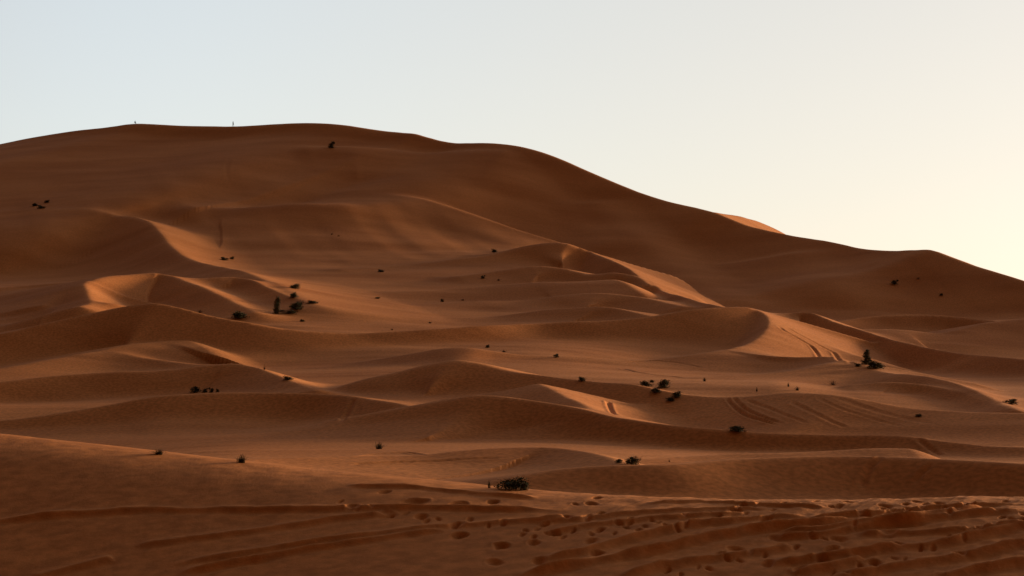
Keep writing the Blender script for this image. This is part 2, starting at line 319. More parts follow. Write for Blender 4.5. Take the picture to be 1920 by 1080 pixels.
def apply_ridge(r, x, y, z):
    xyz, q = r['xyz'], r['q']
    reach = r['reach'] or 60
    x0, y0 = xyz[:, 0].min() - reach, xyz[:, 1].min() - reach
    x1, y1 = xyz[:, 0].max() + reach, xyz[:, 1].max() + reach
    idx = np.nonzero((x > x0) & (x < x1) & (y > y0) & (y < y1))[0]
    if not len(idx):
        return
    px, py = x[idx].astype(np.float32), y[idx].astype(np.float32)
    best = np.full(len(idx), 1e18, np.float32)
    bt = np.zeros(len(idx), np.float32)
    side = np.zeros(len(idx), np.float32)
    A = xyz[:, :2].astype(np.float32)
    for i in range(len(A) - 1):
        ax, ay = A[i]
        dx, dy = A[i + 1] - A[i]
        L2 = dx * dx + dy * dy
        rx, ry = px - ax, py - ay
        s = np.clip((rx * dx + ry * dy) / L2, 0, 1)
        ex, ey = rx - s * dx, ry - s * dy
        d2 = ex * ex + ey * ey
        m = d2 < best
        best = np.where(m, d2, best)
        bt = np.where(m, i + s, bt)
        side = np.where(m, dx * ey - dy * ex, side)
    dist = np.sqrt(best)
    keep = dist < reach
    idx = idx[keep]
    bt = bt[keep].astype(float)
    n = len(xyz)
    fine, g1, g2 = r['fine'], r['d1'], r['d2']
    nf = len(fine)
    px, py = x[idx], y[idx]

    def at(tab, t):
        q = np.clip(t * 16, 0, nf - 1.001)
        i = q.astype(int)
        f = (q - i)[:, None]
        return tab[i] * (1 - f) + tab[i + 1] * f
    t0 = bt.copy()
    for _ in range(4):
        c, d1, d2 = at(fine, bt), at(g1, bt), at(g2, bt)
        ex, ey = c[:, 0] - px, c[:, 1] - py
        num = ex * d1[:, 0] + ey * d1[:, 1]
        l2 = d1[:, 0] ** 2 + d1[:, 1] ** 2
        den = np.maximum(l2 + ex * d2[:, 0] + ey * d2[:, 1], .35 * l2)
        bt = np.clip(bt - np.clip(num / den, -.7, .7), np.maximum(t0 - 1.5, 0), np.minimum(t0 + 1.5, n - 1))
    c, d1 = at(fine, bt), at(g1, bt)
    ex, ey = px - c[:, 0], py - c[:, 1]
    dist = np.sqrt(ex * ex + ey * ey)
    sidef = d1[:, 0] * ey - d1[:, 1] * ex
    zcf = c[:, 2]
    # past either end: how far beyond it, and how far round to the slip-face side
    front = np.where(sidef < 0, 1.0, 0.0)
    past = np.zeros(len(idx))
    for e, o in ((0, 1), (n - 1, n - 2)):
        dx, dy = xyz[e, :2] - xyz[o, :2]
        L = math.hypot(dx, dy)
        ex, ey = px - xyz[e, 0], py - xyz[e, 1]
        m = (bt <= 1e-5) if e == 0 else (bt >= n - 1 - 1e-4)
        al = (ex * dx + ey * dy) / L
        ac = (dx * ey - dy * ex) / L * (1 if e else -1)
        front = np.where(m, .5 - .5 * ac / np.maximum(dist, 1e-6), front)
        past = np.where(m, np.maximum(al, 0), past)
    ar = np.arange(n)
    zc = zcf
    a1 = np.tan(np.radians(np.interp(bt, ar, q['a1'])))
    dd = c[:, 1]
    a2 = np.tan(np.radians(np.maximum(np.interp(bt, ar, q['a2']), np.interp(dd, (50, 90, 150, 200, 300, 400, 560, 700), (0, 5, 6, 8, 11, 13.5, 17, 19)) * (0 if r['main'] else 1))))
    ab = np.tan(np.radians(np.interp(bt, ar, q['ab'])))
    h1 = np.interp(bt, ar, q['h1'])
    w = np.interp(bt, ar, q['w'])
    s = np.sqrt(dist * dist + w * w) - w
    s1 = h1 / a1
    sw = .35 * s1 + w * .2
    over = .5 * ((s - s1) + np.sqrt((s - s1) ** 2 + sw * sw)) - .5 * (np.sqrt(s1 * s1 + sw * sw) - s1)
    fr = a1 * (s - over) + a2 * over
    drop = fr * front + ab * s * (1 - front)
    pw = (.2 if r['pe'] > 1 else .04) * reach
    drop = drop + r['pe'] * (np.sqrt(past * past + pw * pw) - pw)
    rr = np.where(front > .5, reach, r['rb'] or reach)
    far = np.maximum(s - .45 * rr, 0) / (.55 * rr)
    drop = drop + far * far * rr * .45
    k = r['k'] or .8
    z[idx] = smax(z[idx], zc - drop, k)


READY = []


def terrain(x, y):
    x = np.asarray(x, float)
    y = np.asarray(y, float)
    z = ground_base(x, y)
    for r in READY:
        apply_ridge(r, x, y, z)
    d = np.hypot(x, y)
    # wind-drawn unevenness: long low swells lying across the slope
    amp = np.clip((d - 60) / 200, 0, 1) * (1 - .5 * np.clip((d - 400) / 300, 0, 1))
    z += np.clip((d - 70) / 60, 0, 1) * (1 - np.clip((d - 350) / 200, 0, 1)) * (.03 * vnoise(x / 15 + y / 40, y / 2.4, 51) + .014 * vnoise(x / 7, y / 1.3, 52))
    z += np.clip((d - 440) / 120, 0, 1) * (1 - np.clip((y - 600) / 90, 0, 1)) * (.32 * vnoise((x + .22 * y) / 19, y / 150, 61) + .15 * vnoise((x + .3 * y) / 7, y / 80, 62))
    z += amp * (.16 * fbm(x / 34 + y / 160, y / 17, 3, 3) + .03 * fbm(x / 9, y / 4.0, 9, 2))
    return z


YS_ALL = np.concatenate([np.arange(14, 60, .1), np.arange(60, 300, .4), np.arange(300, 900, 1.0)])
YS_NEAR = np.arange(14, 60, .08)


def ground_hits(pix, ys=YS_ALL):
    """first points of the terrain on the sight lines through photo pixels"""
    pix = np.array(pix, float).reshape(-1, 2)
    a = ((pix[:, 0] - 960.0) / F)[:, None]
    b = ((540.0 - pix[:, 1]) / F)[:, None]
    k = ys[None, :] / (CP - b * SP)
    X, Z = a * k, EYE + k * (SP + b * CP)
    Yf = np.broadcast_to(ys[None, :], X.shape)
    T = terrain(X.ravel(), Yf.ravel()).reshape(X.shape)
    res = []
    for n in range(len(pix)):
        below = np.nonzero(T[n] >= Z[n])[0]
        if not len(below) or below[0] == 0:
            res.append(None)
            continue
        i = below[0]
        f0, f1 = Z[n, i - 1] - T[n, i - 1], T[n, i] - Z[n, i]
        t = f0 / (f0 + f1 + 1e-9)
        res.append(Vector((X[n, i - 1] + t * (X[n, i] - X[n, i - 1]), ys[i - 1] + t * (ys[i] - ys[i - 1]), Z[n, i - 1] + t * (Z[n, i] - Z[n, i - 1]))))
    return res


# build the dunes far to near; a negative distance means: on the slope already there, brought forward by that many metres
for r in RIDGES:
    pts = []
    au = [(u, v) for u, v, d in r['pts'] if d <= 0]
    hy = h0 = [h.y for h in ground_hits(au)] if au else []
    if r['fit']:                       # keep the crest an even sweep in plan
        uu = np.array([q[0] for q in au])
        hy = np.polyval(np.polyfit(uu - uu.mean(), hy, r['fit']), uu - uu.mean())
    hits = iter(zip(hy, h0))
    for u, v, d in r['pts']:
        if d <= 0:
            e, h = next(hits)
            d = min(max(e + d, h + 2 * d - 1), h + .4 * d)
        pts.append((u, v, d))
    r['pts'] = pts
    r['xyz'], r['q'] = resample(r)
    READY.append(r)


# ------------------------------------------------------------------ foreground detail: ruts, footprints
RUTS = [  # photo polylines of rut edges: points, height (m), width (m)
    ([(-60, 981), (120, 967), (250, 957), (420, 955), (640, 953), (900, 955), (1080, 958)], .035, .16),
    ([(240, 1027), (350, 1014), (500, 993), (640, 969), (760, 958)], .03, .16),
    ([(300, 1064), (460, 1037), (640, 1008), (760, 994), (880, 984), (1000, 976), (1120, 968)], .035, .15),
    ([(320, 1079), (440, 1058), (560, 1034), (640, 1022), (760, 1003), (850, 992)], .045, .14),
    ([(60, 1086), (130, 1066), (220, 1046)], .03, .16),
    ([(960, 1084), (1050, 1066), (1160, 1046), (1280, 1020), (1400, 998), (1500, 985), (1620, 970)], .06, .17),
    ([(1000, 1056), (1110, 1032), (1220, 1000), (1290, 985), (1400, 975), (1520, 967)], .05, .16),
    ([(1000, 980), (1100, 972), (1200, 962), (1330, 956), (1460, 955)], .03, .14),
    ([(1020, 1000), (1100, 985), (1200, 975), (1300, 968), (1420, 962)], .03, .14),
    ([(1150, 1086), (1270, 1057), (1400, 1040), (1500, 1022)], .05, .18),
    ([(1440, 1000), (1560, 994), (1640, 985), (1720, 978), (1800, 966), (1930, 955)], .05, .16),
    ([(1420, 1062), (1520, 1050), (1600, 1040), (1680, 1028), (1760, 1018), (1840, 1005), (1960, 982)], .055, .17),
    ([(1560, 1084), (1660, 1066), (1760, 1050), (1860, 1032), (1960, 1016)], .055, .18),
    ([(1440, 1010), (1520, 1004), (1600, 994), (1700, 980), (1780, 964), (1860, 950)], .045, .14),
    ([(1500, 975), (1600, 965), (1700, 958), (1800, 950), (1940, 944)], .04, .13),
    ([(1480, 1078), (1560, 1062), (1620, 1046)], .05, .2),
    ([(1760, 1084), (1840, 1066), (1950, 1050)], .05, .2),
    ([(1200, 945), (1330, 942), (1450, 948), (1560, 953)], .03, .12),
    ([(640, 912), (760, 913), (900, 926), (1020, 935)], .03, .16),
    ([(1600, 1005), (1700, 1000), (1800, 996), (1960, 985)], .04, .15),
]
PRINTS = [  # photo (u, v, half width px)
    (660, 951, 18), (725, 964, 26), (790, 968, 17), (780, 940, 34), (860, 945, 22), (857, 985, 20), (862, 1003, 22), (720, 922, 16),
    (940, 1023, 24), (1000, 1018, 16), (928, 1054, 22), (1040, 1000, 16), (1107, 1014, 17), (1120, 1038, 18), (1125, 991, 15), (1062, 970, 14), (1100, 972, 12),
    (1020, 983, 14), (1108, 945, 18), (1120, 934, 12), (1010, 1052, 22), (1380, 958, 18), (1437, 974, 18), (1395, 948, 12), (1455, 1008, 18), (1380, 1028, 20),
    (1440, 1058, 18), (1560, 1030, 20), (1665, 1000, 26), (1570, 1010, 22), (1540, 1052, 18), (1680, 1022, 22), (1830, 997, 22), (1620, 965, 16), (925, 940, 18), (1350, 1040, 12),
    (1480, 946, 14), (1660, 948, 16), (1700, 955, 14), (1760, 944, 14), (1180, 981, 10), (1500, 1068, 18), (1730, 952, 16), (1820, 950, 14), (1870, 958, 14), (1640, 1055, 16), (1800, 1040, 18),
]


TRACKS = [  # wheel tracks and foot trails on the middle dunes: photo polyline, groove depth, half width, berm
    ([(1362, 745), (1368, 754), (1382, 768), (1402, 781), (1438, 792), (1466, 798)], .26, .18, .10),
    ([(1374, 745), (1384, 756), (1400, 769), (1430, 783), (1474, 797)], .26, .18, .10),
    ([(1400, 750), (1425, 760), (1470, 778), (1520, 796)], .10, .22, .05),
    ([(1480, 752), (1520, 772), (1562, 792), (1590, 802)], .09, .26, .05),
    ([(1530, 746), (1570, 764), (1640, 786), (1700, 800)], .10, .2, .05),
    ([(1560, 744), (1610, 760), (1690, 782), (1760, 796)], .06, .4, .03),
    ([(1458, 610), (1470, 620), (1492, 632), (1530, 654), (1570, 672), (1604, 690)], .24, .3, .1),
    ([(1472, 612), (1500, 628), (1530, 644), (1570, 664), (1606, 682)], .2, .3, .1),
    ([(1655, 857), (1640, 866), (1628, 880), (1620, 896), (1614, 915)], .16, .16, .06),
    ([(1748, 872), (1735, 880), (1722, 895), (1712, 908)], .13, .15, .05),
    ([(1718, 821), (1735, 834), (1752, 846), (1766, 854)], .22, .2, .08),
    ([(1140, 752), (1142, 762), (1147, 772), (1154, 780)], .2, .2, .08),
    ([(665, 746), (656, 762), (648, 780), (640, 800)], .15, .22, .05),
    ([(1320, 690), (1270, 680), (1220, 676), (1160, 680)], .12, .3, .05),
    ([(1160, 690), (1220, 702), (1290, 708)], .12, .3, .05),
    ([(600, 858), (680, 853), (780, 848), (860, 846)], .1, .2, .05),
    ([(650, 871), (740, 867), (860, 862), (960, 858)], .1, .2, .05),
    ([(430, 292), (426, 306), (424, 322), (428, 340), (444, 356)], .05, .6, .02),
]


rt = random.Random(12)
for (u0, v0), (u1, v1), n in (((980, 1006), (1500, 950), 22), ((640, 944), (1010, 1000), 13), ((1250, 1075), (1760, 948), 20), ((1080, 952), (1340, 1010), 11), ((1560, 1076), (1920, 975), 14)):
    for k in range(n):
        t = k / (n - 1)
        s = 1 if k % 2 else -1
        PRINTS.append((u0 + (u1 - u0) * t + rt.uniform(-6, 6), v0 + (v1 - v0) * t + s * 5 + rt.uniform(-3, 3) + 6 * sin(t * 5), rt.uniform(6, 10)))
for k in range(30):                                # trodden strip along the right of the near crest
    PRINTS.append((rt.uniform(1480, 1940), rt.uniform(938, 975), rt.uniform(6, 13)))


def curve_coords(B, x, y, reach):
    sel = np.nonzero((x > B[:, 0].min() - reach) & (x < B[:, 0].max() + reach) & (y > B[:, 1].min() - reach) & (y < B[:, 1].max() + reach))[0]
    px, py = x[sel], y[sel]
    best = np.full(len(sel), 1e9)
    sd = np.zeros(len(sel))
    par = np.zeros(len(sel))
    for i in range(len(B) - 1):
        d = B[i + 1] - B[i]
        L2 = d @ d + 1e-9
        rx, ry = px - B[i, 0], py - B[i, 1]
        s = np.clip((rx * d[0] + ry * d[1]) / L2, 0, 1)
        ex, ey = rx - s * d[0], ry - s * d[1]
        d2 = ex * ex + ey * ey
        m = d2 < best
        best = np.where(m, d2, best)
        sd = np.where(m, np.sign(d[0] * ey - d[1] * ex), sd)
        par = np.where(m, (i + s) / (len(B) - 1), par)
    return sel, px, py, np.sqrt(best) * sd, par


def smooth_line(g, n=60):
    A = np.array([(p.x, p.y) for p in g])
    tt = np.linspace(0, len(A) - 1, n)
    B = np.stack([np.interp(tt, np.arange(len(A)), A[:, c]) for c in (0, 1)], 1)
    h = max(n // (len(A) * 3), 1)
    ker = np.ones(2 * h + 1) / (2 * h + 1)
    Bp = np.pad(B, ((h, h), (0, 0)), mode='edge')
    return np.stack([np.convolve(Bp[:, c], ker, 'valid') for c in (0, 1)], 1)


def hit_lines(lines, ys):
    flat = [q for l in lines for q in l]
    hits = ground_hits(flat, ys)
    out, k = [], 0
    for l in lines:
        g = [p for p in hits[k:k + len(l)] if p is not None]
        k += len(l)
        out.append(g)
    return out


def mid_tracks(x, y):
    z = np.zeros_like(x)
    for (pts, dep, hw, berm), g in zip(TRACKS, hit_lines([t[0] for t in TRACKS], YS_ALL)):
        if len(g) < 2:
            continue
        B = smooth_line(g, 40)
        sel, px, py, q, par = curve_coords(B, x, y, hw * 5)
        fade = sstep(0, .1, par) * (1 - sstep(.85, 1, par))
        wob = 1 + .5 * vnoise(px * .8, py * .5, 15)
        z[sel] += .85 * fade * wob * (-dep * np.exp(-(q / hw) ** 2) + berm * np.exp(-((np.abs(q) - 2.1 * hw) / (.8 * hw)) ** 2))
    return z


def near_detail(x, y):
    """height added to the near ground: rut berms, footprints, drifted unevenness"""
    z = np.zeros_like(x)
    for (pts, h, w), g in zip(RUTS, hit_lines([t[0] for t in RUTS], YS_NEAR)):
        if len(g) < 2:
            continue
        B = smooth_line(g)
        sel, px, py, q, par = curve_coords(B, x, y, w * 9)
        # q > 0 : beyond the line, q < 0 : this side
        wob = 1 + .45 * vnoise(px * 1.3, py * .7, 5)
        q = q + .07 * vnoise(px * 1.1, py * .5, 6) + .03 * vnoise(px * 4, py * 2, 7)
        fade = sstep(0, .12, par) * (1 - sstep(.88, 1, par))
        w = w * .5
        berm = np.exp(-np.abs(q / (w * np.where(q > 0, 2.2, 1.0))) ** 1.5)
        grv = np.exp(-((q + 2.6 * w) / (1.5 * w)) ** 2)
        z[sel] += 1.5 * fade * h * wob * (1.2 * berm - .3 * grv)
    phits = ground_hits([(u, v) for u, v, hw in PRINTS], YS_NEAR)
    for (u, v, hw), p in zip(PRINTS, phits):
        if p is None:
            continue
        rx = hw * p.y / F * .58
        ry = .10 + rx * .62
        ang = random.uniform(-.5, .5)
        dep = random.uniform(.07, .12) * (1 if hw > 11 else .7)
        sel = np.nonzero((np.abs(x - p.x) < 1.2) & (np.abs(y - p.y) < 2.4))[0]
        ex, ey = x[sel] - p.x, y[sel] - p.y
        ex, ey = ex * cos(ang) + ey * sin(ang), -ex * sin(ang) + ey * cos(ang)
        rr = np.sqrt((ex / rx) ** 2 + (ey / ry) ** 2) * (1 + .18 * vnoise(ex * 7 + u, ey * 4, 8))
        z[sel] += -dep * np.exp(-rr ** 2.2 * .9) + .16 * dep * np.exp(-((rr - 1.35) / .3) ** 2) * (1 + .6 * np.sign(ey) * np.minimum(np.abs(ey) / ry, 1))
    f = sstep(13, 17, y) * (1 - sstep(46, 54, y))
    trod = sstep(-2.0, 5.5, x + .05 * (y - 25))          # the right side is trampled
    z += f * (.010 * fbm(x * .9 + y * .25, y * .55 - x * .3, 21, 3) + trod * .014 * fbm(x * 2.6 - y * .35, y * 1.6 + x * .1, 25, 3))
    # many fainter wheel ruts running the same way over the trampled side
    ca, sa = cos(R(68)), sin(R(68))
    al, ac = x * ca + y * sa, -x * sa + y * ca
    ac = ac + .5 * vnoise(al / 9.0, ac / 6, 40)
    st = (1 - np.abs(vnoise(ac / .42, al / 7.0, 41))) ** 4 + .6 * (1 - np.abs(vnoise(ac / .21 + 9, al / 4.0, 42))) ** 4
    z += f * trod * .015 * st * np.clip(.55 + vnoise(x * .35, y * .12, 43), 0, 1)
    # wind ripples on the untouched part
    calm = f * (1 - sstep(-5.5, -1.0, x - .1 * (y - 40))) * sstep(32, 37, y)
    ph = (x * .94 + y * .10) / .105 + 1.6 * vnoise(x * .9, y * .35, 31) + .6 * vnoise(x * 3, y, 32)
    z += calm * .0008 * np.sin(2 * pi * ph) * np.clip(.5 + vnoise(x * .5, y * .2, 33), 0, 1)
    return z


QUAL = 1.0
def axis_ranges():
    ys = []
    r = 13.0
    while r < 4000:
        ys.append(r)
        if r < 18:
            st = .25
        elif r < 46:
            st = .048
        elif r < 130:
            st = .0026 * r
        elif r < 420:
            st = .0022 * r
        elif r < 860:
            st = .0035 * r
        else:
            st = .12 * r
        r += st / QUAL
    return np.array([1.0, 3, 6, 9, 11] + ys)


def build_ground():
    rs = axis_ranges()
    n = int(900 * QUAL)
    th = np.linspace(-.29, .29, n)
    out = np.concatenate([.29 + .004 * 1.16 ** np.arange(0, 40)])
    out = np.cumsum(np.concatenate([[.29], .002 * 1.13 ** np.arange(60)]))[1:]
    out = out[out < pi - .02]
    th = np.concatenate([-out[::-1], th, out])
    nt, nr = len(th), len(rs)
    TT, RR = np.meshgrid(th, rs)
    # let the far rows run along the great dune's crest, and put a vertex of every column on each crest it crosses
    fm = RIDGES[0]['fine']
    tm = np.arctan2(fm[:, 0], fm[:, 1])
    om = np.argsort(tm)
    dm = np.interp(th, tm[om], np.hypot(fm[om, 0], fm[om, 1]))
    RR = RR * (1 + sstep(300, 560, RR) * (1 - sstep(900, 1500, RR)) * (dm / 700.0 - 1)[None, :])
    used = np.zeros(RR.shape, bool)
    for r in RIDGES:
        fn = r['fine']
        ft, fr = np.arctan2(fn[:, 0], fn[:, 1]), np.hypot(fn[:, 0], fn[:, 1])
        fj = np.interp(ft, th, np.arange(nt))
        for e in range(len(ft) - 1):
            ja, jb = fj[e], fj[e + 1]
            if ja == jb:
                continue
            lo, hi = (ja, jb) if ja < jb else (jb, ja)
            for jj in range(int(math.ceil(lo)), int(math.floor(hi)) + 1):
                rv = fr[e] + (fr[e + 1] - fr[e]) * (jj - ja) / (jb - ja)
                i0 = int(np.searchsorted(RR[:, jj], rv))
                if 1 < i0 < nr - 1:
                    if rv - RR[i0 - 1, jj] < RR[i0, jj] - rv:
                        i0 -= 1
                    if not used[i0, jj]:
                        RR[i0, jj] = rv
                        used[i0, jj] = True
    X = (RR * np.sin(TT)).ravel()
    Y = (RR * np.cos(TT)).ravel()
    Z = np.empty_like(X)
    CH = 400000
    for s in range(0, len(X), CH):
        Z[s:s + CH] = terrain(X[s:s + CH], Y[s:s + CH])
    nd = np.nonzero((Y > 13) & (Y < 56) & (np.abs(X) < 16))[0]
    Z[nd] += near_detail(X[nd], Y[nd])
    md = np.nonzero((Y > 60) & (Y < 800) & (np.abs(np.arctan2(X, Y)) < .29))[0]
    Z[md] += mid_tracks(X[md], Y[md])
    co3 = np.stack([X, Y, Z], 1).astype(np.float32)
    c0 = np.array([[0, 0, terrain(np.array([0.]), np.array([0.]))[0]]], np.float32)
    co3 = np.concatenate([co3, c0])
    i = np.arange(nr - 1)[:, None] * nt + np.arange(nt)[None, :]
    j = np.roll(i, -1, axis=1)
    quads = np.stack([i, i + nt, j + nt, j], -1).reshape(-1, 4)
    k = np.arange(nt)
    tris = np.stack([np.full(nt, len(X)), k, np.roll(k, -1)], -1)
    me = bpy.data.meshes.new("sand_dunes")
    nq, ntq = len(quads), len(tris)
    me.vertices.add(len(co3))
    me.vertices.foreach_set("co", co3.ravel())
    me.loops.add(nq * 4 + ntq * 3)
    me.loops.foreach_set("vertex_index", np.concatenate([quads.ravel(), tris.ravel()]).astype(np.int32))
    me.polygons.add(nq + ntq)
    ls = np.concatenate([np.arange(nq) * 4, nq * 4 + np.arange(ntq) * 3]).astype(np.int32)
    me.polygons.foreach_set("loop_start", ls)
    me.polygons.foreach_set("use_smooth", np.ones(nq + ntq, bool))
    me.update(calc_edges=True)
    me.validate()
    o = bpy.data.objects.new("sand_dunes", me)
    COL.objects.link(o)
    o['kind'] = 'structure'
    return o


# ------------------------------------------------------------------ materials
def nodes_of(name):
    m = bpy.data.materials.new(name)
    m.use_nodes = True
    nt = m.node_tree
    return m, nt, nt.nodes, nt.links, nt.nodes['Principled BSDF']


def sand_material():
    m, nt, N, L, b = nodes_of("sand")
    geo = N.new('ShaderNodeNewGeometry')
    mp = N.new('ShaderNodeMapping'); mp.inputs['Scale'].default_value = (.025, .07, .03)
    L.new(geo.outputs['Position'], mp.inputs[0])
    n1 = N.new('ShaderNodeTexNoise'); n1.inputs['Scale'].default_value = 1.0; n1.inputs['Detail'].default_value = 5
    L.new(mp.outputs[0], n1.inputs['Vector'])
    r1 = N.new('ShaderNodeValToRGB')
    r1.color_ramp.elements[0].position = .3; r1.color_ramp.elements[0].color = SAND_A
    r1.color_ramp.elements[1].position = .7; r1.color_ramp.elements[1].color = SAND_B
    L.new(n1.outputs['Fac'], r1.inputs[0])
    n2 = N.new('ShaderNodeTexNoise'); n2.inputs['Scale'].default_value = 3.0; n2.inputs['Detail'].default_value = 8
    L.new(geo.outputs['Position'], n2.inputs['Vector'])
    mx = N.new('ShaderNodeMix'); mx.data_type = 'RGBA'; mx.blend_type = 'MULTIPLY'; mx.inputs['Factor'].default_value = 1
    r2 = N.new('ShaderNodeValToRGB')
    r2.color_ramp.elements[0].position = .35; r2.color_ramp.elements[0].color = (.80, .78, .77, 1)
    r2.color_ramp.elements[1].position = .65; r2.color_ramp.elements[1].color = (1.10, 1.10, 1.10, 1)
    L.new(n2.outputs['Fac'], r2.inputs[0])
    L.new(r1.outputs[0], mx.inputs['A']); L.new(r2.outputs[0], mx.inputs['B'])
    L.new(mx.outputs['Result'], b.inputs['Base Color'])
    b.inputs['Roughness'].default_value = .95
    b.inputs['Specular IOR Level'].default_value = .05
    n3 = N.new('ShaderNodeTexNoise'); n3.inputs['Scale'].default_value = 15.0; n3.inputs['Detail'].default_value = 8; n3.inputs['Roughness'].default_value = .65
    L.new(geo.outputs['Position'], n3.inputs['Vector'])
    bp = N.new('ShaderNodeBump'); bp.inputs['Strength'].default_value = .6; bp.inputs['Distance'].default_value = .02
    L.new(n3.outputs['Fac'], bp.inputs['Height'])
    L.new(bp.outputs[0], b.inputs['Normal'])
    return m


SAND_A = (.56, .196, .054, 1)
SAND_B = (.72, .285, .094, 1)
SAND = sand_material()
dunes = build_ground()
dunes.data.materials.append(SAND)

#THINGS-BEGIN
def plain_material(name, c1, c2, scale, rough=.9):
    m, nt, N, L, b = nodes_of(name)
    tc = N.new('ShaderNodeTexCoord')
    n1 = N.new('ShaderNodeTexNoise'); n1.inputs['Scale'].default_value = scale; n1.inputs['Detail'].default_value = 4
    L.new(tc.outputs['Object'], n1.inputs['Vector'])
    r1 = N.new('ShaderNodeValToRGB')
    r1.color_ramp.elements[0].position = .35; r1.color_ramp.elements[0].color = (*c1, 1)
    r1.color_ramp.elements[1].position = .65; r1.color_ramp.elements[1].color = (*c2, 1)
    L.new(n1.outputs['Fac'], r1.inputs[0])
    L.new(r1.outputs[0], b.inputs['Base Color'])
    b.inputs['Roughness'].default_value = rough
    b.inputs['Specular IOR Level'].default_value = .1
    return m


LEAF = plain_material("shrub_foliage", (.052, .058, .030), (.105, .105, .058), 6)
STEM = plain_material("shrub_wood", (.035, .022, .014), (.06, .04, .025), 9)
BLADE = plain_material("dry_grass", (.035, .036, .016), (.075, .062, .028), 5)
TWIG = plain_material("dry_twigs", (.07, .035, .018), (.11, .06, .03), 9)


def raw_mesh(name, vs, fs, mat):
    me = bpy.data.meshes.new(name)
    me.from_pydata(vs, [], fs)
    me.materials.append(mat)
    me.update()
    return me


def add_stem(vs, fs, p, q, r0, r1):
    p, q = Vector(p), Vector(q)
    d = (q - p).normalized()
    a = d.orthogonal().normalized()
    b = d.cross(a)
    n = len(vs)
    for c, r in ((p, r0), (q, r1)):
        for k in range(4):
            t = k * pi / 2
            vs.append(tuple(c + (a * cos(t) + b * sin(t)) * r))
    for k in range(4):
        fs.append((n + k, n + (k + 1) % 4, n + 4 + (k + 1) % 4, n + 4 + k))


def add_leaf(vs, fs, c, size, rnd):
    d = Vector((rnd.uniform(-1, 1), rnd.uniform(-1, 1), rnd.uniform(-.3, 1))).normalized()
    s = d.orthogonal().normalized()
    s.rotate(__import__('mathutils').Quaternion(d, rnd.uniform(0, 6.3)))
    L, W = size * rnd.uniform(.8, 1.5), size * rnd.uniform(.25, .45)
    n = len(vs)
    c = Vector(c)
    vs += [tuple(c), tuple(c + d * L * .5 + s * W), tuple(c + d * L), tuple(c + d * L * .5 - s * W)]
    fs.append((n, n + 1, n + 2, n + 3))


def shrub_meshes(seed, lobes, nleaf=680, leaf=.095, tall=False):
    """unit shrub: about 1 wide and 1 high, several leaning clumps of leaves on forked stems"""
    rnd = random.Random(seed)
    sv, sf, lv, lf = [], [], [], []
    cl = []
    for k in range(lobes):
        a = rnd.uniform(0, 6.3)
        rr = rnd.uniform(.1, .36) if not tall else rnd.uniform(.02, .16)
        h = rnd.uniform(.2, .5) if k else .62
        if tall:
            h = .14 + .66 * k / max(lobes - 1, 1)
        c = (cos(a) * rr, sin(a) * rr, h)
        size = rnd.uniform(.17, .27) * (1.0 if not tall else (1.2 - .7 * h))
        cl.append((c, size))
        mid = (c[0] * .45, c[1] * .45, h * .5)
        add_stem(sv, sf, (c[0] * .2, c[1] * .2, -.15), mid, .022, .014)
        add_stem(sv, sf, mid, c, .014, .008)
        for j in range(7):
            e = (c[0] + rnd.gauss(0, size * .9), c[1] + rnd.gauss(0, size * .9), c[2] + rnd.uniform(0, size * 1.7))
            add_stem(sv, sf, tuple(mid[i] * .4 + c[i] * .6 for i in range(3)), e, .009, .003)
    for k in range(nleaf):
        c, size = cl[rnd.randrange(len(cl))]
        v = Vector((rnd.gauss(0, 1), rnd.gauss(0, 1), rnd.gauss(0, 1)))
        v = v.normalized() * size * rnd.uniform(.2, 1.2)
        p = (c[0] + v.x, c[1] + v.y, max(c[2] + v.z, rnd.uniform(-.05, .1)))
        add_leaf(lv, lf, p, leaf * rnd.uniform(.7, 1.3), rnd)
    for k in range(nleaf // 3):                       # low skirt of leaves on the sand
        a, rr = rnd.uniform(0, 6.3), rnd.uniform(.05, .48) * (1 if not tall else .7)
        add_leaf(lv, lf, (cos(a) * rr, sin(a) * rr, rnd.uniform(-.05, .22)), leaf, rnd)
    return raw_mesh("stems", sv, sf, STEM), raw_mesh("foliage", lv, lf, LEAF), (sv, sf, lv, lf)


def tuft_mesh(seed, blades=150, mat=None, spread=.5):
    """unit grass tuft of arching blades"""
    rnd = random.Random(seed)
    vs, fs = [], []
    for k in range(blades):
        a = rnd.uniform(0, 6.3)
        lean = rnd.uniform(.02, 1) ** .8 * spread
        h = rnd.uniform(.45, 1.0) * (1 - .45 * lean / spread)
        bx, by = rnd.gauss(0, .07), rnd.gauss(0, .07)
        w = rnd.uniform(.008, .016)
        sx, sy = -sin(a) * w, cos(a) * w
        n = len(vs)
        for t in (0, .45, .8, 1):
            r = lean * t ** 1.7
            z = h * (t - .28 * lean * t * t)
            ww = 1 - t * .85
            x, y = bx + cos(a) * r, by + sin(a) * r
            zz = z if t else -.08
            vs += [(x + sx * ww, y + sy * ww, zz), (x - sx * ww, y - sy * ww, zz)]
        for j in range(3):
            fs.append((n + 2 * j, n + 2 * j + 1, n + 2 * j + 3, n + 2 * j + 2))
    return raw_mesh("grass_tuft", vs, fs, mat or BLADE)


def joined(name, parts):
    sv, sf, lv, lf = parts
    me = bpy.data.meshes.new(name)
    me.from_pydata(sv + lv, [], sf + [tuple(i + len(sv) for i in f) for f in lf])
    me.materials.append(STEM)
    me.materials.append(LEAF)
    idx = [0] * len(sf) + [1] * len(lf)
    me.polygons.foreach_set("material_index", idx)
    me.update()
    return me


